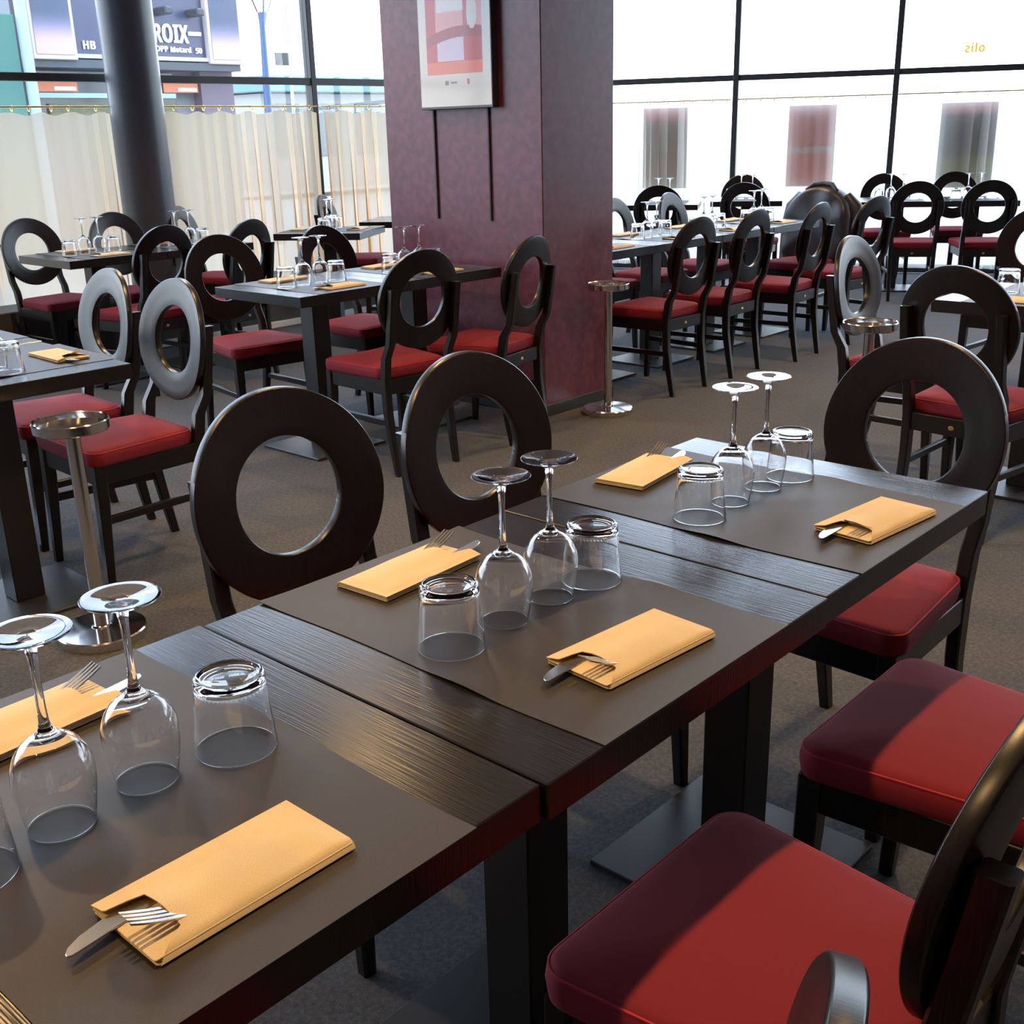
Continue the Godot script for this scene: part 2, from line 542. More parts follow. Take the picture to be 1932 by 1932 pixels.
func make_fork(label: String) -> Node3D:
	var c := thing("table_fork", label, "fork", Vector3.ZERO, 0.0, "table forks in napkin pockets")
	var hgt := func(x): return 0.0225 * pow(clampf(1.0 - x / 0.06, 0, 1), 1.35)
	for k in 4:
		var t := PackedVector3Array()
		var rings := []
		for i in 9:
			var x := 0.05 * i / 8.0
			var w := 0.0012 + 0.0008 * smoothstep(0.0, 0.012, x)
			var z := (k - 1.5) * 0.0062
			var y: float = hgt.call(x)
			rings.append([Vector3(x, y - 0.001, z - w), Vector3(x, y + 0.001, z - w), Vector3(x, y + 0.001, z + w), Vector3(x, y - 0.001, z + w)])
		loft(t, rings)
		part("tine", mk(t, 40.0), M.steel, c)
	var t2 := PackedVector3Array()
	var rr := []
	for q in [[0.047, 0.0113], [0.056, 0.0112], [0.066, 0.009], [0.076, 0.0045], [0.09, 0.0028], [0.12, 0.0032], [0.14, 0.003]]:
		var y: float = hgt.call(q[0]) - 0.0002
		rr.append([Vector3(q[0], y - 0.0009, -q[1]), Vector3(q[0], y + 0.0009, -q[1]), Vector3(q[0], y + 0.0009, q[1]), Vector3(q[0], y - 0.0009, q[1])])
	loft(t2, rr)
	part("handle", mk(t2, 40.0), M.steel, c)
	return c

func make_stand(label: String) -> Node3D:
	var c := thing("ashtray_stand", label, "ashtray stand", Vector3.ZERO, 0.0, "chrome pedestal ashtray stands")
	var t := PackedVector3Array()
	lathe(t, [Vector2(0, 0), Vector2(0.125, 0), Vector2(0.126, 0.003), Vector2(0.126, 0.026), Vector2(0.123, 0.03), Vector2(0.03, 0.034), Vector2(0.022, 0.04), Vector2(0, 0.04)], 48)
	part("base", mk(t, 35.0), M.chrome, c)
	t = PackedVector3Array()
	lathe(t, [Vector2(0, 0.034), Vector2(0.02, 0.034), Vector2(0.02, 0.622), Vector2(0, 0.622)], 28)
	part("pole", mk(t, 35.0), M.chrome, c)
	t = PackedVector3Array()
	lathe(t, [Vector2(0, 0.62), Vector2(0.03, 0.62), Vector2(0.098, 0.622), Vector2(0.102, 0.626), Vector2(0.103, 0.65), Vector2(0.101, 0.653), Vector2(0.098, 0.65), Vector2(0.096, 0.634), Vector2(0.05, 0.63), Vector2(0, 0.63)], 48)
	part("tray", mk(t, 35.0), M.chrome, c)
	return c

func make_pendant(label: String, drop: float) -> Node3D:
	var c := thing("pendant_spot", label, "ceiling light", Vector3.ZERO, 0.0, "warm pendant spots hung from the ceiling")
	var t := PackedVector3Array()
	tube(t, [Vector3(0, 0.13, 0), Vector3(0, drop, 0)], 0.004, 6)
	part("cord", mk(t, 35.0), M.wire, c)
	t = PackedVector3Array()
	lathe(t, [Vector2(0.047, 0.0), Vector2(0.05, 0.0), Vector2(0.05, 0.12), Vector2(0.044, 0.135), Vector2(0.0, 0.137), Vector2(0.0, 0.133), Vector2(0.043, 0.131), Vector2(0.047, 0.12), Vector2(0.047, 0.0)], 24)
	part("shade", mk(t, 35.0), M.frame_dark, c)
	t = PackedVector3Array()
	lathe(t, [Vector2(0, 0.004), Vector2(0.044, 0.004), Vector2(0.044, 0.03), Vector2(0, 0.03)], 20)
	part("lamp_bulb", mk(t, 35.0), M.lamp_glow, c)
	return c

# cloth between two mullions: O the bay's lower corner, D along the wall, N into the room
func curtain(O: Vector3, D: Vector3, N: Vector3, w: float, y0: float, y1: float, cloth: Material, sd: int, label: String, group: String) -> void:
	var c := thing("cafe_curtain", label, "curtain", O, 0.0, group)
	var rng := RandomNumberGenerator.new()
	rng.seed = sd
	var t := PackedVector3Array()
	var nu := 180
	var nv := 12
	var a1 := rng.randf_range(0.1, 0.25)
	var a2 := rng.randf() * 6.0
	var np := rng.randi_range(9, 12)
	var f := func(i, j):
		var u := float(i) / nu
		var v := float(j) / nv
		var ph := TAU * np * (u + a1 * 0.14 * sin(7.0 * u + a2) + 0.012 * sin(19.0 * u + a2 * 2.0))
		var amp := lerpf(0.03, 0.012, pow(v, 2.0)) * (0.65 + 0.5 * sin(5.0 * u + a2))
		var dn := amp * sin(ph + 0.5 * sin(v * 2.0 + u * 8.0))
		var ds := amp * 0.75 * sin(2.0 * ph)
		var y := lerpf(y0, y1, v) - (0.022 * (0.5 - 0.5 * cos(ph * 0.5)) if j == nv else 0.0)
		return D * (clampf(u * w + ds, 0.0, w)) + N * dn + Vector3(0, y, 0)
	for i in nu:
		for j in nv:
			quad(t, f.call(i, j), f.call(i + 1, j), f.call(i + 1, j + 1), f.call(i, j + 1))
	part("cloth", mk(t, 80.0, false), cloth, c)
	t = PackedVector3Array()
	tube(t, [Vector3(0, y1 + 0.033, 0), D * w + Vector3(0, y1 + 0.033, 0)], 0.006, 8)
	part("rod", mk(t, 60.0), M.brass, c)
	t = PackedVector3Array()
	torus(t, Vector3.ZERO, Vector3.UP, N, 0.017, 0.0035, 14, 6)
	var rm := mk(t, 60.0)
	for k in 10:
		var s := (k + 0.5 + rng.randf_range(-0.3, 0.3)) / 10.0 * w
		part("curtain_ring", rm, M.brass, c).position = D * s + Vector3(0, y1 + 0.022, 0)

func window_wall(nm: String, O: Vector3, D: Vector3, N: Vector3, cuts: Array, top: float, tr: float) -> void:
	var w := Node3D.new()
	w.name = nm
	add_child(w)
	w.set_meta("kind", "structure")
	w.position = O
	var b := Basis(D, Vector3.UP, D.cross(Vector3.UP))
	for s in cuts:
		var t := PackedVector3Array()
		box(t, D * s + Vector3(0, top * 0.5, 0), Vector3(0.052, top, 0.09), 0.004, b)
		part("mullion", mk(t, 0.0, false), M.frame_dark, w)
	for k in cuts.size() - 1:
		var mid: float = (cuts[k] + cuts[k + 1]) * 0.5
		var len: float = cuts[k + 1] - cuts[k] - 0.052
		for y in [0.05, tr, top - 0.04]:
			var t := PackedVector3Array()
			box(t, D * mid + Vector3(0, y, 0), Vector3(len, 0.052 if y == tr else 0.08, 0.07), 0.003, b)
			part("sill" if y < 0.1 else ("transom" if y == tr else "head"), mk(t, 0.0, false), M.frame_dark, w)
		for e in [[0.09, tr - 0.026], [tr + 0.026, top - 0.08]]:
			var t := PackedVector3Array()
			box(t, D * mid + Vector3(0, (e[0] + e[1]) * 0.5, 0), Vector3(len, e[1] - e[0], 0.008), 0.0, b)
			part("pane", mk(t, 0.0, false), M.pane, w)

func text(s: String, h: float, depth: float) -> Array:
	var f := SystemFont.new()
	f.font_names = PackedStringArray(["Droid Sans"])
	f.font_weight = 700
	var m := TextMesh.new()
	m.font = f
	m.text = s
	m.font_size = 64
	m.pixel_size = 0.01
	m.curve_step = 2.0
	m.depth = 0.1
	var k := h / maxf(m.get_aabb().size.y, 0.001)
	m.depth = depth / k
	return [m, k]

func letters(s: String, h: float, depth: float, mat_: Material, at: Vector3, rot: Basis, parent: Node, nm := "lettering") -> void:
	var e := text(s, h, depth)
	var o := part(nm, e[0], mat_, parent)
	o.transform = Transform3D(rot.scaled_local(Vector3(e[1], e[1], e[1])), at)

# a laid table: runner mat, two napkin pockets with knife and fork, two stem glasses between two tumblers
# P: table centre, yaw: turn, d: where the table is, on: what is laid, pos: measured places {key: Vector3(local x, local z, turn)}
var proto := {}
func lay(P: Vector2, yaw: float, d: String, on: String, pos := {}, near := "front", far := "back") -> void:
	var b := Basis(Vector3.UP, yaw)
	var w := func(x, y, z): return Vector3(P.x, TH, P.y) + b * Vector3(x, y, z)
	var k := "m"
	if on.contains("m"):
		var q: Vector3 = pos.get("m", Vector3(0, 0, 0))
		var mm := solo("placemat", proto.mats[int(absf(P.x * 7.0)) % 3], M.mat_paper, w.call(q.x, 0.0, q.y), yaw + q.z, "dark paper runner mat lying across " + d, "placemat", "dark paper mats across the tables")
		mm.name = mm.name
	for e in [["n", near, 0.0, 0.197], ["f", far, PI, -0.212]]:
		if not on.contains(e[0]):
			continue
		var q: Vector3 = pos.get(e[0], Vector3(0, e[3], 0))
		var y: float = yaw + q.z + e[2]
		var o: Vector3 = w.call(q.x, 0.0022, q.y)
		copy_of("napkin", o, y, "cream napkin pocket at the %s edge of %s" % [e[1], d])
		if on.contains("c"):
			var nb := Basis(Vector3.UP, y)
			var kz: float = pos.get("kz", -0.014)
			copy_of("knife", o + nb * Vector3(-0.149, 0.0076, kz + 0.002), y + 0.1, "steel knife in the napkin, %s edge of %s" % [e[1], d])
			copy_of("fork", o + nb * Vector3(-0.107, 0.0094, 0.0165), y - 0.03, "steel fork in the napkin, %s edge of %s" % [e[1], d])
	var gl := [["1", "tumbler", -0.14, "tumbler, first in line on "], ["a", "wine", -0.046, "stem glass, second in line on "], ["b", "wine", 0.052, "stem glass, third in line on "], ["2", "tumbler", 0.142, "tumbler, last in line on "]]
	for g in gl:
		if on.contains(g[0]):
			var q: Vector3 = pos.get(g[0], Vector3(g[2], 0, 0))
			copy_of(g[1], w.call(q.x, 0.0022, q.y), 0.0, "upturned " + g[3] + d)

var first := {}
func copy_of(kind: String, at: Vector3, yaw: float, label: String) -> Node3D:
	if not first.has(kind):
		first[kind] = true
		var o: Node3D = proto[kind]
		o.position = at
		o.rotation.y = yaw
		o.set_meta("label", label)
		return o
	return copy(proto[kind], at, yaw, label)

func V(a: float, b: float, c := 0.0) -> Vector3:
	return Vector3(a, b, c)

func _ready() -> void:
	# ---- camera
	var cam := Camera3D.new()
	cam.name = "camera"
	add_child(cam)
	cam.transform = Transform3D(Basis(Vector3(0.66872, -0.02381, 0.74313), Vector3(0.25549, 0.94598, -0.1996), Vector3(-0.69824, 0.32334, 0.63868)).orthonormalized(), Vector3(-1.96933, 1.37393, 0.647))
	cam.fov = 49.26
	cam.near = 0.03
	cam.far = 200.0
	cam.current = true
	# ---- sky and exposure
	var env := Environment.new()
	var sky := Sky.new()
	var sm := ProceduralSkyMaterial.new()
	sm.sky_top_color = Color(0.78, 0.88, 1.0)
	sm.sky_horizon_color = Color(0.93, 0.97, 1.0)
	sm.ground_horizon_color = Color(0.8, 0.8, 0.78)
	sm.ground_bottom_color = Color(0.6, 0.6, 0.58)
	sm.sky_energy_multiplier = 1.0
	sky.sky_material = sm
	env.background_mode = Environment.BG_SKY
	env.sky = sky
	env.background_energy_multiplier = 7.5
	env.tonemap_mode = Environment.TONE_MAPPER_LINEAR
	env.tonemap_exposure = 1.0
	env.sdfgi_enabled = true
	env.ssao_enabled = true
	env.ssil_enabled = true
	var we := WorldEnvironment.new()
	we.name = "world_environment"
	we.environment = env
	add_child(we)
	make_materials()
	var glow := mat("lamp_glow", lin(0.9, 0.7, 0.4), 0.5)
	glow.emission_enabled = true
	glow.emission = Color(1.0, 0.74, 0.42)
	glow.emission_energy_multiplier = 22.0
	var warm := Color(1.0, 0.8, 0.54)
	var lamp_power := 2.8

	# ---- room shell
	var up := Vector3.UP
	var D := Vector3(0.38, 0, 0.925).normalized()
	var N := Vector3(-D.z, 0, D.x)
	var C0 := Vector3(7.25, 0, -6.95)
	var CH := 4.4
	var foot := PackedVector2Array([Vector2(-5.2, -7.0), Vector2(7.3, -7.0), Vector2(7.3 + 0.38 / 0.925 * 11.2, 4.2), Vector2(-5.2, 4.2)])
	for e in [["floor", -0.12, 0.0, M.carpet], ["ceiling", CH, CH + 0.25, M.ceiling_paint]]:
		var t := PackedVector3Array()
		loft(t, [lift(Array(foot), e[1]), lift(Array(foot), e[2])])
		struct(e[0], mk(t, 0.0), e[3])
	struct("wall_back", bx(Vector3(3.3, CH * 0.5, 4.1), Vector3(17, CH, 0.2)), M.wall_paint)
	struct("wall_side", bx(Vector3(-5.1, CH * 0.5, -1.4), Vector3(0.2, CH, 11.2)), M.wall_paint)
	window_wall("window_1", Vector3(0, 0, -6.95), Vector3(1, 0, 0), Vector3(0, 0, 1), [-5.0, -4.564, -3.124, -1.684, -0.244, 1.196, 2.636, 4.076, 5.516, 7.22], CH, 1.78)
	window_wall("window_2", C0, D, N, [0.03, 0.27, 1.722, 3.167, 4.612, 6.06, 7.5, 8.95, 10.4, 11.85], CH, 1.793)
	struct("trim_1", bx(Vector3(1.05, 0.185, -6.575), Vector3(12.0, 0.37, 0.35), 0.006), M.plinth)
	struct("baseboard_left", bx(Vector3(1.05, 0.022, -6.38), Vector3(12.0, 0.044, 0.04), 0.003), M.strip)
	var pil := Node3D.new()
	pil.name = "wall_pillar"
	add_child(pil)
	pil.set_meta("kind", "structure")
	part("shaft", bx(Vector3(2.4795, CH * 0.5, -3.461), Vector3(0.551, CH, 1.078), 0.004), M.maroon, pil)
	part("skirting", bx(Vector3(2.4795, 0.03, -3.461), Vector3(0.563, 0.06, 1.09), 0.003), M.frame_dark, pil)
	var t := PackedVector3Array()
	lathe(t, [Vector2(0, 0), Vector2(0.178, 0), Vector2(0.178, CH), Vector2(0, CH)], 64, Vector3(2.3, 0, -6.6))
	struct("wall_column", mk(t, 40.0), M.column_paint)

	# ---- outside
	struct("ground_outside", bx(Vector3(10, -0.35, -10), Vector3(120, 0.3, 120)), mat("street", lin(0.32, 0.32, 0.31), 0.9))
	outside()

	# ---- curtains
	var xs := [-0.244, 1.196, 2.636, 4.076, 5.516]
	var wl := ["gold curtain in the bay at the picture's left border", "gold curtain behind the round column", "gold curtain between round column and the thin mullion", "gold curtain beside the maroon pillar's left face", "gold curtain in the corner bay hidden by the pillar"]
	for i in 5:
		curtain(Vector3(xs[i] + 0.03, 0, -6.86), Vector3(1, 0, 0), Vector3(0, 0, 1), [1.38, 1.38, 1.38, 1.38, 1.5][i], 0.06, 1.56, M.sheer, 20 + i, "sheer " + wl[i], "sheer half-height curtains along the left windows")
	var ss := [0.3, 1.752, 3.197, 4.642]
	var wr := ["beside the pillar's dark face", "between the two thick mullions", "under the yellow window letters", "at the far right edge of the view"]
	for i in 4:
		curtain(C0 + D * ss[i] + N * 0.1, D, N, 1.39, 0.06, 1.567, M.sheer_white, 40 + i, "sheer white curtain " + wr[i], "sheer half-height curtains along the right windows")
	window_posters(C0, D, N)

	# ---- poster on the pillar
	poster()

	# ---- tables
	var tb := make_table("")
	var tabs := [
		[-1.534, -0.307, 0.0, "black square table at the picture's lower left, first of the front row"],
		[-0.921, -0.302, 0.004, "black square table in the middle of the front row of three"],
		[-0.307, -0.3075, 0.0, "black square table ending the front row, beside a facing chair"],
		[-0.59, -2.72, -0.03, "black square table behind the chrome ashtray stand at the left border"],
		[-0.56, -3.34, -0.03, "black square table at the left border, one further back"],
		[1.178, -3.407, 0.0, "black square table between pillar and left tables, outer of the pair"],
		[1.79, -3.407, 0.0, "black square table butting against the maroon pillar"],
		[1.365, -5.70, 0.0, "black square table before the curtains, left of the round column"],
		[1.98, -5.70, 0.0, "black square table before the foot of the round column"],
		[3.151, -5.692, 0.56, "black square table turned askew before the gold curtains"],
		[4.12, -5.93, 0.56, "black square table half hidden by the maroon pillar's left edge"],
		[3.1, -3.355, 0.0, "black square table just right of the pillar, first of four joined"],
		[3.71, -3.355, 0.0, "black square table second of the four joined right of the pillar"],
		[4.325, -3.355, 0.0, "black square table third of the four joined right of the pillar"],
		[4.94, -3.355, 0.0, "black square table last of the four joined, by the draped jacket"],
		[7.447, -3.486, 2.094, "black square table by the right windows, nearer the mullion"],
		[7.753, -2.954, 2.094, "black square table by the right windows, under the yellow letters"],
		[7.07, -4.70, 2.094, "black square table at the right windows behind the joined row"],
		[6.40, -5.12, 2.094, "black square table at the right windows beside the pillar edge"],
		[2.46, -0.69, -1.5708, "black square table at the right border behind the front row"]]
	for i in tabs.size():
		var e = tabs[i]
		if i == 0:
			tb.position = Vector3(e[0], 0, e[1])
			tb.rotation.y = e[2]
			tb.set_meta("label", e[3])
		else:
			copy(tb, Vector3(e[0], 0, e[1]), e[2], e[3])

	# ---- what is laid on them
	proto = {"mats": [mat_mesh(1), mat_mesh(2), mat_mesh(7)], "napkin": make_napkin(""), "knife": make_knife(""), "fork": make_fork(""), "wine": make_wine(""), "tumbler": make_tumbler("")}
	lay(Vector2(-1.534, -0.307), 0, "the lower left table", "mnfc1ab2", {"m": V(0.009, 0.002), "n": V(0.008, 0.195), "f": V(0.015, -0.216, 0.05), "1": V(-0.142, 0.006), "a": V(-0.047, -0.004), "b": V(0.05, -0.012), "2": V(0.148, 0.006)})
	lay(Vector2(-0.921, -0.302), 0, "the middle front table", "mnfc1ab2", {"m": V(-0.009, -0.001), "n": V(-0.002, 0.193, -0.085), "f": V(0.001, -0.22, 0.06), "1": V(-0.14, 0.007), "a": V(-0.036, 0.005), "b": V(0.064, 0.002), "2": V(0.152, 0.007)})
	lay(Vector2(-0.307, -0.3075), 0, "the last front table", "mnfc1ab2", {"m": V(0, 0), "n": V(0.024, 0.2255, -0.105), "f": V(0.021, -0.238, 0.13), "1": V(-0.133, -0.0155), "a": V(-0.028, -0.0185), "b": V(0.082, -0.0175), "2": V(0.169, -0.0115)})
	lay(Vector2(-0.5775, -2.72), 1.54, "the left border table", "mnfc1ab2", {"n": V(-0.03, 0.2)}, "chair side", "wall side")
	lay(Vector2(-0.56, -3.34), 1.54, "the table behind it at the left", "mn1ab2", {}, "chair side", "wall side")
	lay(Vector2(1.178, -3.407), 0, "the outer table left of the pillar", "mnfc1ab2")
	lay(Vector2(1.79, -3.407), 0, "the table against the pillar", "mnfc1ab2")
	lay(Vector2(1.365, -5.70), 0, "the outer table before the column", "mnf1ab2")
	lay(Vector2(1.98, -5.70), 0, "the table at the column's foot", "mnf1ab2")
	lay(Vector2(3.151, -5.692), 0.56, "the askew table by the curtains", "mnf1ab2")
	lay(Vector2(3.1, -3.355), 0, "the first joined table past the pillar", "mnf1ab2")
	lay(Vector2(3.71, -3.355), 0, "the second joined table past the pillar", "mnf1ab2")
	lay(Vector2(4.325, -3.355), 0, "the third joined table past the pillar", "mnf1ab2")
	lay(Vector2(4.94, -3.355), 0, "the joined table by the jacket", "mnf1ab2")
	lay(Vector2(7.447, -3.486), 2.094, "the window table nearer the mullion", "m1ab2")
	lay(Vector2(7.753, -2.954), 2.094, "the window table under the letters", "m1ab2")
	lay(Vector2(7.07, -4.70), 2.094, "the window table behind the row", "m1ab2")
	lay(Vector2(6.40, -5.12), 2.094, "the window table beside the pillar edge", "mab")
	lay(Vector2(2.46, -0.69), -1.5708, "the right border table", "mfn1ab2", {}, "chair side", "window side")

	# ---- chairs
	var ch := make_chair("")
	var H := PI / 2
	var g := "ring-back dining chairs with red seats"
	var chairs := [
		[-0.967, 0.135, 0.0, "chair with half-shaded red seat pulled to the front table's near side, whole seat showing"],
		[-0.345, 0.13, 0.0, "chair with red seat beyond the lowest seat, its back out of view"],
		[-1.62, 0.19, 0.30, "turned chair showing only its ring's rim at the bottom edge"],
		[-0.783, -0.784, 3.053, "big brown ring-back chair across the middle front table"],
		[-0.32, -0.736, 3.044, "brown ring-back chair across the last front table, beside the maroon pillar"],
		[0.122, -0.306, 1.529, "ring-back chair facing along the row at the front row's end"],
		[1.979, -0.714, -1.663, "ring-back chair turned away behind the end chair, pegs showing"],
		[2.478, -1.198, 3.155, "slanting grey-lit ring-back chair behind the right ashtray tray"],
		[4.115, -1.337, 1.571, "ring-back chair cut by the right border, red seat in its hole"],
		[-0.18, -2.763, 1.535, "blue-sheened ring-back chair beside the ashtray stand, in front of its twin"],
		[-0.146, -3.273, 1.509, "blue-sheened ring-back chair behind the twin beside the ashtray stand"],
		[1.23, -2.983, -0.097, "black ring-back chair seen from behind before the pillar's left table"],
		[1.812, -2.965, 0.194, "black ring-back chair at the maroon pillar's corner"],
		[1.169, -3.877, 3.026, "brown ring-back chair at the outer corner of the table left of the pillar"],
		[1.834, -3.835, 3.24, "brown ring-back chair behind the stem glasses left of the pillar"],
		[1.345, -6.125, 3.25, "brown ring-back chair against the curtain at the left border"],
		[1.9, -6.105, 3.183, "brown ring-back chair in front of the round column"],
		[1.397, -5.27, 0.12, "black ring-back chair with blue rim at the curtain table's near side"],
		[1.86, -5.17, 0.25, "black ring-back chair with blue rim, half behind a brown ring"],
		[2.622, -6.292, 3.7, "chair whose blue-lit ring top peeks over a black ring before the curtain"],
		[3.40, -5.28, 0.56, "dark ring-back chair seen inside a brown ring's hole left of the pillar"],
		[3.97, -6.36, 3.7, "small dark ring-back chair behind distant stem glasses at the curtain"],
		[3.115, -2.908, -0.016, "black ring-back chair first in the line right of the pillar"],
		[3.691, -2.91, 0.026, "black ring-back chair second in the line right of the pillar"],
		[4.31, -2.849, 0.067, "black ring-back chair third in the line, before the jacket"],
		[5.044, -2.809, -0.128, "black ring-back chair fourth in the line right of the pillar"],
		[3.70, -3.775, 3.2, "chair across the joined tables half hidden by the pillar, seat showing"],
		[4.312, -3.79, 3.274, "dark ring-back chair cut off by the pillar's right edge"],
		[4.939, -3.775, 3.252, "brown ring-back chair with blue-lit rim across the joined tables"],
		[5.363, -3.242, 1.571, "ring-back chair wearing the dark jacket at the joined tables' end"],
		[7.05, -3.17, -1.05, "black ring-back chair by the right windows, first of the matching pair"],
		[7.32, -2.71, -1.05, "black ring-back chair by the right windows, second of the matching pair"],
		[7.82, -3.74, 2.094, "ring-back chair against the white curtain below the thick mullion"],
		[8.24, -3.27, 2.094, "ring-back chair against the white curtain below the dark window poster"],
		[5.98, -4.86, -1.05, "black ring-back chair by the window beside the pillar, stem glasses before it"],
		[6.57, -4.36, -1.25, "black ring-back chair with blue rim by the window behind the joined tables"],
		[7.42, -4.95, 2.094, "brownish ring-back chair doubling the blue-rimmed one at the window"]]
	for i in chairs.size():
		var e = chairs[i]
		var kk: Node3D = ch
		if i > 0:
			kk = copy(ch, Vector3(e[0], 0, e[1]), e[2], e[3])
		else:
			ch.position = Vector3(e[0], 0, e[1])
			ch.rotation.y = e[2]
			ch.set_meta("label", e[3])
	jacket(Vector3(5.363, 0, -3.242), 1.571)

	# ---- ashtray stands
	var st := make_stand("chrome ashtray stand at the left beside red seats")
	st.position = Vector3(-0.577, 0, -2.261)
	copy(st, Vector3(2.469, 0, -2.732), 0.4, "chrome ashtray stand at the maroon pillar's corner")
	copy(st, Vector3(2.10, 0, -1.2), 1.0, "chrome ashtray stand behind the end chair's ring")

	# ---- ceiling lights
	var dl := make_pendant("", CH - 2.86)
	var k := 0
	for e in [[-3.1, -0.4, "behind the camera's left"], [-1.25, -0.4, "above the lower left table"], [0.58, -0.4, "above the end chair"], [2.4, -0.4, "above the right border table"], [4.2, -0.4, "above the right aisle"], [-1.2, -2.6, "above the left border table"], [0.6, -2.6, "above the aisle left of the pillar"], [4.2, -2.2, "above the joined tables' chairs"], [1.4, -4.6, "above the curtain tables' chairs"], [5.6, -4.4, "above the window tables' chairs"]]:
		var lb: String = "warm pendant spot hung from the ceiling " + e[2]
		var at := Vector3(e[0], 2.86, e[1])
		if k == 0:
			dl.position = at
			dl.set_meta("label", lb)
		else:
			copy(dl, at, 0.0, lb)
		k += 1
		var l := SpotLight3D.new()
		l.name = "spot_%d" % k
		add_child(l)
		l.position = at - Vector3(0, 0.02, 0)
		l.rotation.x = -PI / 2
		l.spot_angle = 62.0
		l.spot_angle_attenuation = 0.6
		l.spot_range = 14.0
		l.spot_attenuation = 2.0
		l.light_color = warm
		l.light_energy = lamp_power
		l.light_size = 0.04
		l.shadow_enabled = true

func jacket(at: Vector3, yaw: float) -> void:
	var c := thing("jacket", "dark jacket draped over a chair back at the joined tables' end", "jacket", at, yaw)
	var t := PackedVector3Array()
	var rings := []
	var n := 48
	for e in [[-0.055, 0.80], [-0.05, 0.93], [-0.03, 1.0], [0.0, 1.04], [0.035, 1.05], [0.07, 1.03], [0.095, 0.95], [0.105, 0.8]]:
		var r := []
		for k in n:
			var a := TAU * k / n
			var x := 0.238 * cos(a)
			var y := 0.725 + (0.215 * sin(a) if sin(a) > 0.0 else 0.30 * pow(absf(sin(a)), 0.55) * -1.0)
			if sin(a) < 0.0:
				x = 0.238 * signf(cos(a)) * pow(absf(cos(a)), 0.45) * (1.0 + 0.12 * absf(sin(a)))
				y += 0.014 * sin(x * 46.0 + e[0] * 30.0)
			x *= e[1]
			y = 0.69 + (y - 0.69) * e[1]
			r.append(Vector3(x, y, 0.247 + (y - 0.727) * 0.14 + e[0] - 0.02 * x * x / 0.04 + 0.008 * sin(x * 30.0 + y * 22.0)))
		rings.append(r)
	loft(t, rings)
	part("body", mk(t, 70.0), M.jacket, c)
	for s in [-1, 1]:
		t = PackedVector3Array()
		tube(t, [Vector3(s * 0.17, 0.88, 0.30), Vector3(s * 0.235, 0.80, 0.31), Vector3(s * 0.262, 0.66, 0.3), Vector3(s * 0.258, 0.52, 0.275), Vector3(s * 0.25, 0.42, 0.25)], [0.04, 0.058, 0.056, 0.05, 0.046], 14)
		part("sleeve", mk(t, 70.0), M.jacket, c)
	t = PackedVector3Array()
	tube(t, [Vector3(-0.12, 0.915, 0.26), Vector3(-0.07, 0.955, 0.285), Vector3(0, 0.965, 0.295), Vector3(0.07, 0.955, 0.285), Vector3(0.12, 0.915, 0.26)], [0.014, 0.02, 0.022, 0.02, 0.014], 10)
	part("collar", mk(t, 70.0), M.jacket, c)

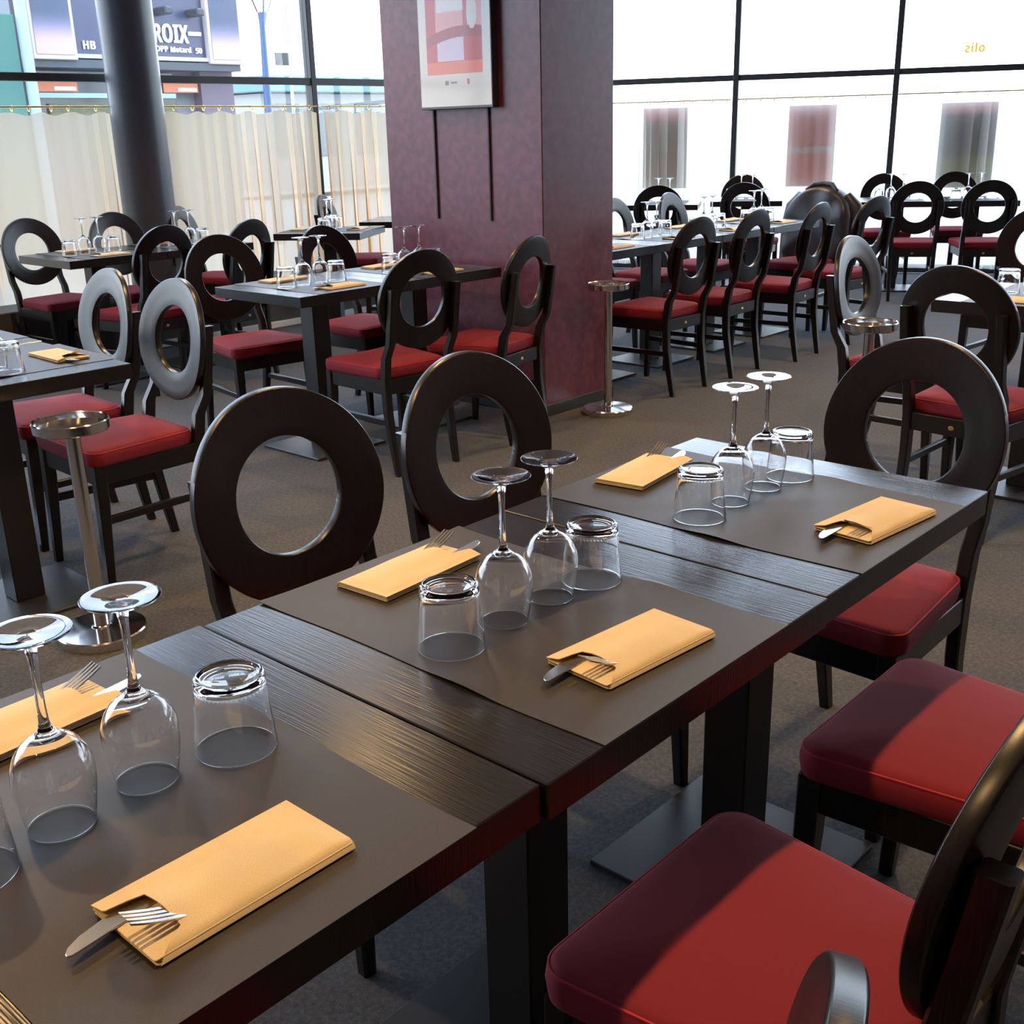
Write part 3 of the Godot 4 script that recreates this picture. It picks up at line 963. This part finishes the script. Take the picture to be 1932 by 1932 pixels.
func poster() -> void:
	var c := thing("framed_poster", "framed pink and white poster hung on the maroon pillar", "poster", Vector3(2.204, 0, -3.4325))
	var zc := 0.0
	part("frame", bx(Vector3(-0.022, 1.98, zc), Vector3(0.043, 1.0, 0.492), 0.002), mat("poster_frame", lin(0.05, 0.045, 0.055), 0.35), c)
	var W := 200
	var Hh := 400
	var im := Image.create(W, Hh, false, Image.FORMAT_RGB8)
	im.fill(Color(0.80, 0.82, 0.83))
	im.fill_rect(Rect2i(22, 14, 156, 326), Color(0.72, 0.25, 0.3))
	im.fill_rect(Rect2i(22, 14, 34, 190), Color(0.72, 0.2, 0.42))
	for y in range(60, 262):
		for x in range(50, 178):
			var col := Color(0.86, 0.62, 0.64)
			if x > 126 and x < 138:
				col = Color(0.72, 0.33, 0.38)
			im.set_pixel(x, y, col)
	im.fill_rect(Rect2i(54, 40, 74, 186), Color(0.86, 0.85, 0.86))
	im.fill_rect(Rect2i(54, 20, 74, 40), Color(0.75, 0.72, 0.8))
	for y in range(240, 340):
		for x in range(22, 178):
			var arc := 262.0 + 0.0016 * pow(x - 130.0, 2.0)
			if absf(y - arc) < 10.0:
				im.set_pixel(x, y, Color(0.62, 0.2, 0.28))
			elif y > arc + 10.0 and y < 316.0 and x > 52 and x < 128:
				im.set_pixel(x, y, Color(0.8, 0.76, 0.88))
			elif y > 316.0:
				im.set_pixel(x, y, Color(0.84, 0.42, 0.34))
	for y in range(196, 262):
		for x in range(136, 166):
			if pow((x - 151) / 14.0, 2.0) + pow((y - 230) / 30.0, 2.0) < 1.0:
				im.set_pixel(x, y, Color(0.87, 0.86, 0.86))
	im.fill_rect(Rect2i(72, 352, 10, 8), Color(0.5, 0.5, 0.52))
	im.fill_rect(Rect2i(88, 354, 18, 4), Color(0.55, 0.55, 0.56))
	im.fill_rect(Rect2i(134, 350, 7, 10), Color(0.75, 0.4, 0.42))
	var pm := mat("poster_print", Color(1, 1, 1), 0.5)
	pm.albedo_texture = ImageTexture.create_from_image(im)
	pm.clearcoat_enabled = true
	pm.clearcoat = 0.6
	pm.clearcoat_roughness = 0.08
	var a := []
	a.resize(Mesh.ARRAY_MAX)
	var x := -0.0445
	a[Mesh.ARRAY_VERTEX] = PackedVector3Array([Vector3(x, 1.492, -0.24), Vector3(x, 2.468, -0.24), Vector3(x, 2.468, 0.24), Vector3(x, 1.492, -0.24), Vector3(x, 2.468, 0.24), Vector3(x, 1.492, 0.24)])
	a[Mesh.ARRAY_TEX_UV] = PackedVector2Array([Vector2(0, 1), Vector2(0, 0), Vector2(1, 0), Vector2(0, 1), Vector2(1, 0), Vector2(1, 1)])
	a[Mesh.ARRAY_NORMAL] = PackedVector3Array([Vector3(-1, 0, 0), Vector3(-1, 0, 0), Vector3(-1, 0, 0), Vector3(-1, 0, 0), Vector3(-1, 0, 0), Vector3(-1, 0, 0)])
	var am := ArrayMesh.new()
	am.add_surface_from_arrays(Mesh.PRIMITIVE_TRIANGLES, a)
	part("print", am, pm, c)
	var rot := Basis(Vector3(0, 0, 1), Vector3.UP, Vector3(-1, 0, 0))
	letters("SHOW", 0.075, 0.001, mat("poster_text", lin(0.42, 0.4, 0.42), 0.6), Vector3(-0.0455, 2.03, -0.022), rot, c)
	for z in [-0.197, 0.178]:
		part("cord", bx(Vector3(-0.006, 1.215, z), Vector3(0.009, 0.528, 0.009)), M.wire, c)

func window_posters(C0: Vector3, D: Vector3, N: Vector3) -> void:
	var rot := Basis(D, Vector3.UP, D.cross(Vector3.UP))
	var red := mat("poster_red", lin(0.5, 0.09, 0.07), 0.6)
	var brown := mat("poster_brown", lin(0.16, 0.1, 0.06), 0.6)
	var grey := mat("poster_grey", lin(0.05, 0.052, 0.05), 0.6)
	var olive := mat("poster_olive", lin(0.2, 0.19, 0.05), 0.6)
	var pale := mat("poster_pale", lin(0.42, 0.33, 0.3), 0.6)
	var defs := [[0.828, 1.267, "brown window poster with a red head, beside the pillar", [[1.43, 1.545, red], [0.79, 1.43, brown]]],
		[2.228, 2.661, "red window poster in the middle bay of the right windows", [[1.16, 1.53, red], [1.10, 1.16, pale], [0.80, 1.10, red]]],
		[3.577, 4.052, "dark window poster with olive foot and red head, below the letters", [[1.42, 1.515, red], [1.05, 1.42, grey], [0.78, 1.05, olive]]]]
	for e in defs:
		var c := thing("window_poster", e[2], "poster", C0 + D * ((e[0] + e[1]) * 0.5) + N * 0.012, 0.0, "posters stuck on the right windows")
		for q in e[3]:
			var t := PackedVector3Array()
			box(t, Vector3(0, (q[0] + q[1]) * 0.5, 0), Vector3(e[1] - e[0], q[1] - q[0], 0.003), 0.0, rot)
			part("printed_field", mk(t, 0.0, false), q[2], c)
	var yel := mat("vinyl_yellow", lin(0.9, 0.6, 0.04), 0.5)
	yel.backlight_enabled = true
	yel.backlight = lin(1.0, 0.72, 0.08)
	var w := thing("window_lettering", "yellow mirrored letters on the upper right window pane", "lettering", C0 + D * 3.805 + N * 0.008)
	letters("olis", 0.082, 0.002, yel, Vector3(0, 1.965, 0), Basis(-D, Vector3.UP, (-D).cross(Vector3.UP)), w)

func outside() -> void:
	var z := -14.0
	var navy := mat("sign_navy", lin(0.035, 0.04, 0.085), 0.3)
	var white := mat("sign_white", lin(0.85, 0.85, 0.85), 0.5)
	var c := thing("shop_building", "shopfront across the street with a dark navy sign", "building", Vector3(0, 0, z))
	part("wall", bx(Vector3(6.87, 2.6, -2.0), Vector3(3.17, 5.2, 3.2)), mat("shop_wall", lin(0.16, 0.17, 0.19), 0.8), c)
	var sg := part("sign_board", bx(Vector3(6.88, 2.95, -0.2), Vector3(2.02, 1.1, 0.3), 0.01), navy, c)
	letters("ROIX", 0.24, 0.03, white, Vector3(7.33, 2.745, -0.03), Basis().scaled(Vector3(0.72, 1, 1)), sg)
	part("dash", bx(Vector3(7.72, 2.76, -0.03), Vector3(0.2, 0.05, 0.03)), white, sg)
	letters("OPP", 0.075, 0.02, white, Vector3(7.17, 2.55, -0.03), Basis(), sg)
	letters("Motard", 0.075, 0.02, white, Vector3(7.47, 2.545, -0.03), Basis(), sg)
	letters("50", 0.075, 0.02, white, Vector3(7.76, 2.54, -0.03), Basis(), sg)
	letters("HB", 0.1, 0.02, white, Vector3(6.1, 2.56, -0.03), Basis(), sg)
	part("bottom_rail", bx(Vector3(6.88, 2.425, -0.1), Vector3(2.02, 0.05, 0.2)), mat("rail_lilac", lin(0.4, 0.4, 0.55), 0.5), sg)
	for x in [7.18, 7.68]:
		part("sign_lamp", bx(Vector3(x, 3.02, 0.1), Vector3(0.12, 0.1, 0.3), 0.02), M.frame_dark, sg)
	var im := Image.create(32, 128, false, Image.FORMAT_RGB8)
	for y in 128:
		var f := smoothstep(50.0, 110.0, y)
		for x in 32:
			im.set_pixel(x, y, Color(0.22, 0.27, 0.36).lerp(Color(0.72, 0.6, 0.68), f))  # panel face colour runs from grey-blue at the top to pale pink below
	var pm := mat("panel_gradient", Color(1, 1, 1), 0.4)
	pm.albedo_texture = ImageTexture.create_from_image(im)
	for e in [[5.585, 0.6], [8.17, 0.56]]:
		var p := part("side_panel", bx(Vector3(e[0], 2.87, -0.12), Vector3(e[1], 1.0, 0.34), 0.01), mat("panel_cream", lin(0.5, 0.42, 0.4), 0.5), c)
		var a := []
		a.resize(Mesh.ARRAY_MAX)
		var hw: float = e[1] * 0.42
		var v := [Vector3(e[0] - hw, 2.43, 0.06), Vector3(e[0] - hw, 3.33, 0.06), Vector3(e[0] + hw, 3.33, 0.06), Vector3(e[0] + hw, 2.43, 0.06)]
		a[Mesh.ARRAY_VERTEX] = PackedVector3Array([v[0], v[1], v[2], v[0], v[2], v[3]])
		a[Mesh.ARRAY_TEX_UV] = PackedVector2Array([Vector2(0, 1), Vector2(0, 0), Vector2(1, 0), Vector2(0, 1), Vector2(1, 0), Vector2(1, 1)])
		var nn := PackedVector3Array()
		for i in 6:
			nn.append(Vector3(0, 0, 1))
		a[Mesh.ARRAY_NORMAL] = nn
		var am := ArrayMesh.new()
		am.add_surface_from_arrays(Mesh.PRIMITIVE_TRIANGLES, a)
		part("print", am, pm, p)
	part("soffit", bx(Vector3(6.87, 2.33, -0.2), Vector3(3.1, 0.1, 0.4)), mat("soffit", lin(0.05, 0.06, 0.07), 0.6), c)
	var dark := mat("shop_glass", lin(0.035, 0.05, 0.055), 0.15)
	part("shop_window", bx(Vector3(6.4, 1.15, -0.35), Vector3(2.1, 2.2, 0.1)), dark, c)
	part("window_rail", bx(Vector3(6.4, 1.95, -0.28), Vector3(2.1, 0.06, 0.06)), mat("rail_blue", lin(0.3, 0.42, 0.6), 0.5), c)
	part("door_pier", bx(Vector3(8.12, 1.15, -0.3), Vector3(0.55, 2.3, 0.2)), mat("pier", lin(0.1, 0.075, 0.1), 0.6), c)
	part("display_goods", bx(Vector3(6.5, 1.55, -0.27), Vector3(1.9, 0.6, 0.04)), mat("goods", lin(0.1, 0.1, 0.05), 0.8), c)
	for x in [5.69, 7.54]:
		var o := part("sale_banner", bx(Vector3(x, 2.075, -0.25), Vector3(0.56, 0.16, 0.02)), mat("banner_orange", lin(0.55, 0.16, 0.07), 0.6), c)
		part("white_strip", bx(Vector3(x + 0.1, 2.035, -0.235), Vector3(0.3, 0.045, 0.01)), white, o)
	solo("hoarding", bx(Vector3(0, 1.435, 0), Vector3(3.4, 2.87, 0.2), 0.01), mat("green_board", lin(0.04, 0.15, 0.12), 0.6), Vector3(3.38, 0, z), 0.0, "green hoarding at the left border beside the shopfront", "hoarding")
	var tt := PackedVector3Array()
	tube(tt, [Vector3(0, 0, 0), Vector3(0, 4.2, 0)], 0.07, 16)
	solo("downpipe", mk(tt, 40.0), mat("pipe_blue", lin(0.32, 0.42, 0.46), 0.5), Vector3(5.18, 0, z + 0.1), 0.0, "pale blue downpipe between green hoarding and shopfront", "pipe")
	var lp := thing("street_lamp", "blue street lamp with a tapered white lantern", "street lamp", Vector3(7.37, 0, -12))
	tt = PackedVector3Array()
	tube(tt, [Vector3(0, 0, 0), Vector3(0, 1.75, 0), Vector3(0.02, 2.7, 0), Vector3(0.04, 2.86, 0)], [0.075, 0.05, 0.035, 0.06], 14)
	part("post", mk(tt, 40.0), mat("lamp_blue", lin(0.05, 0.1, 0.2), 0.45), lp)
	tt = PackedVector3Array()
	lathe(tt, [Vector2(0, 2.86), Vector2(0.06, 2.86), Vector2(0.15, 3.1), Vector2(0.13, 3.16), Vector2(0, 3.2)], 16, Vector3(0.04, 0, 0))
	part("lantern", mk(tt, 40.0), white, lp)
	tt = PackedVector3Array()
	for k in 4:
		var a := TAU * k / 4 + 0.4
		tube(tt, [Vector3(0.04 + 0.062 * cos(a), 2.86, 0.062 * sin(a)), Vector3(0.04 + 0.155 * cos(a), 3.1, 0.155 * sin(a))], 0.01, 6)
	part("lantern_frame", mk(tt, 40.0), M.frame_dark, lp)
	var sp := thing("sign_post", "thin grey sign post behind the thin mullion", "sign post", Vector3(6.23, 0, -10))
	tt = PackedVector3Array()
	tube(tt, [Vector3(0, 0, 0), Vector3(0, 3.4, 0)], 0.018, 10)
	part("post", mk(tt, 40.0), M.alu, sp)
	part("plate", bx(Vector3(-0.1, 2.17, 0), Vector3(0.18, 0.13, 0.02), 0.005), M.frame_dark, sp)
	var pv := thing("pavilion", "low pale pavilion with teal roof edge down the street", "building", Vector3(19.6, 0, -24))
	part("wall", bx(Vector3(0, 1.2, -1.2), Vector3(7.0, 2.4, 2.2)), mat("pav_wall", lin(0.3, 0.3, 0.3), 0.8), pv)
	part("roof", bx(Vector3(0, 2.62, -1.1), Vector3(7.4, 0.38, 3.0), 0.02), mat("pav_roof", lin(0.1, 0.2, 0.21), 0.6), pv)
	for k in 5:
		part("window", bx(Vector3(-2.8 + k * 1.4, 1.5, -0.08), Vector3(0.9, 1.3, 0.06), 0.01), mat("pav_glass", lin(0.08, 0.11, 0.13), 0.2), pv)
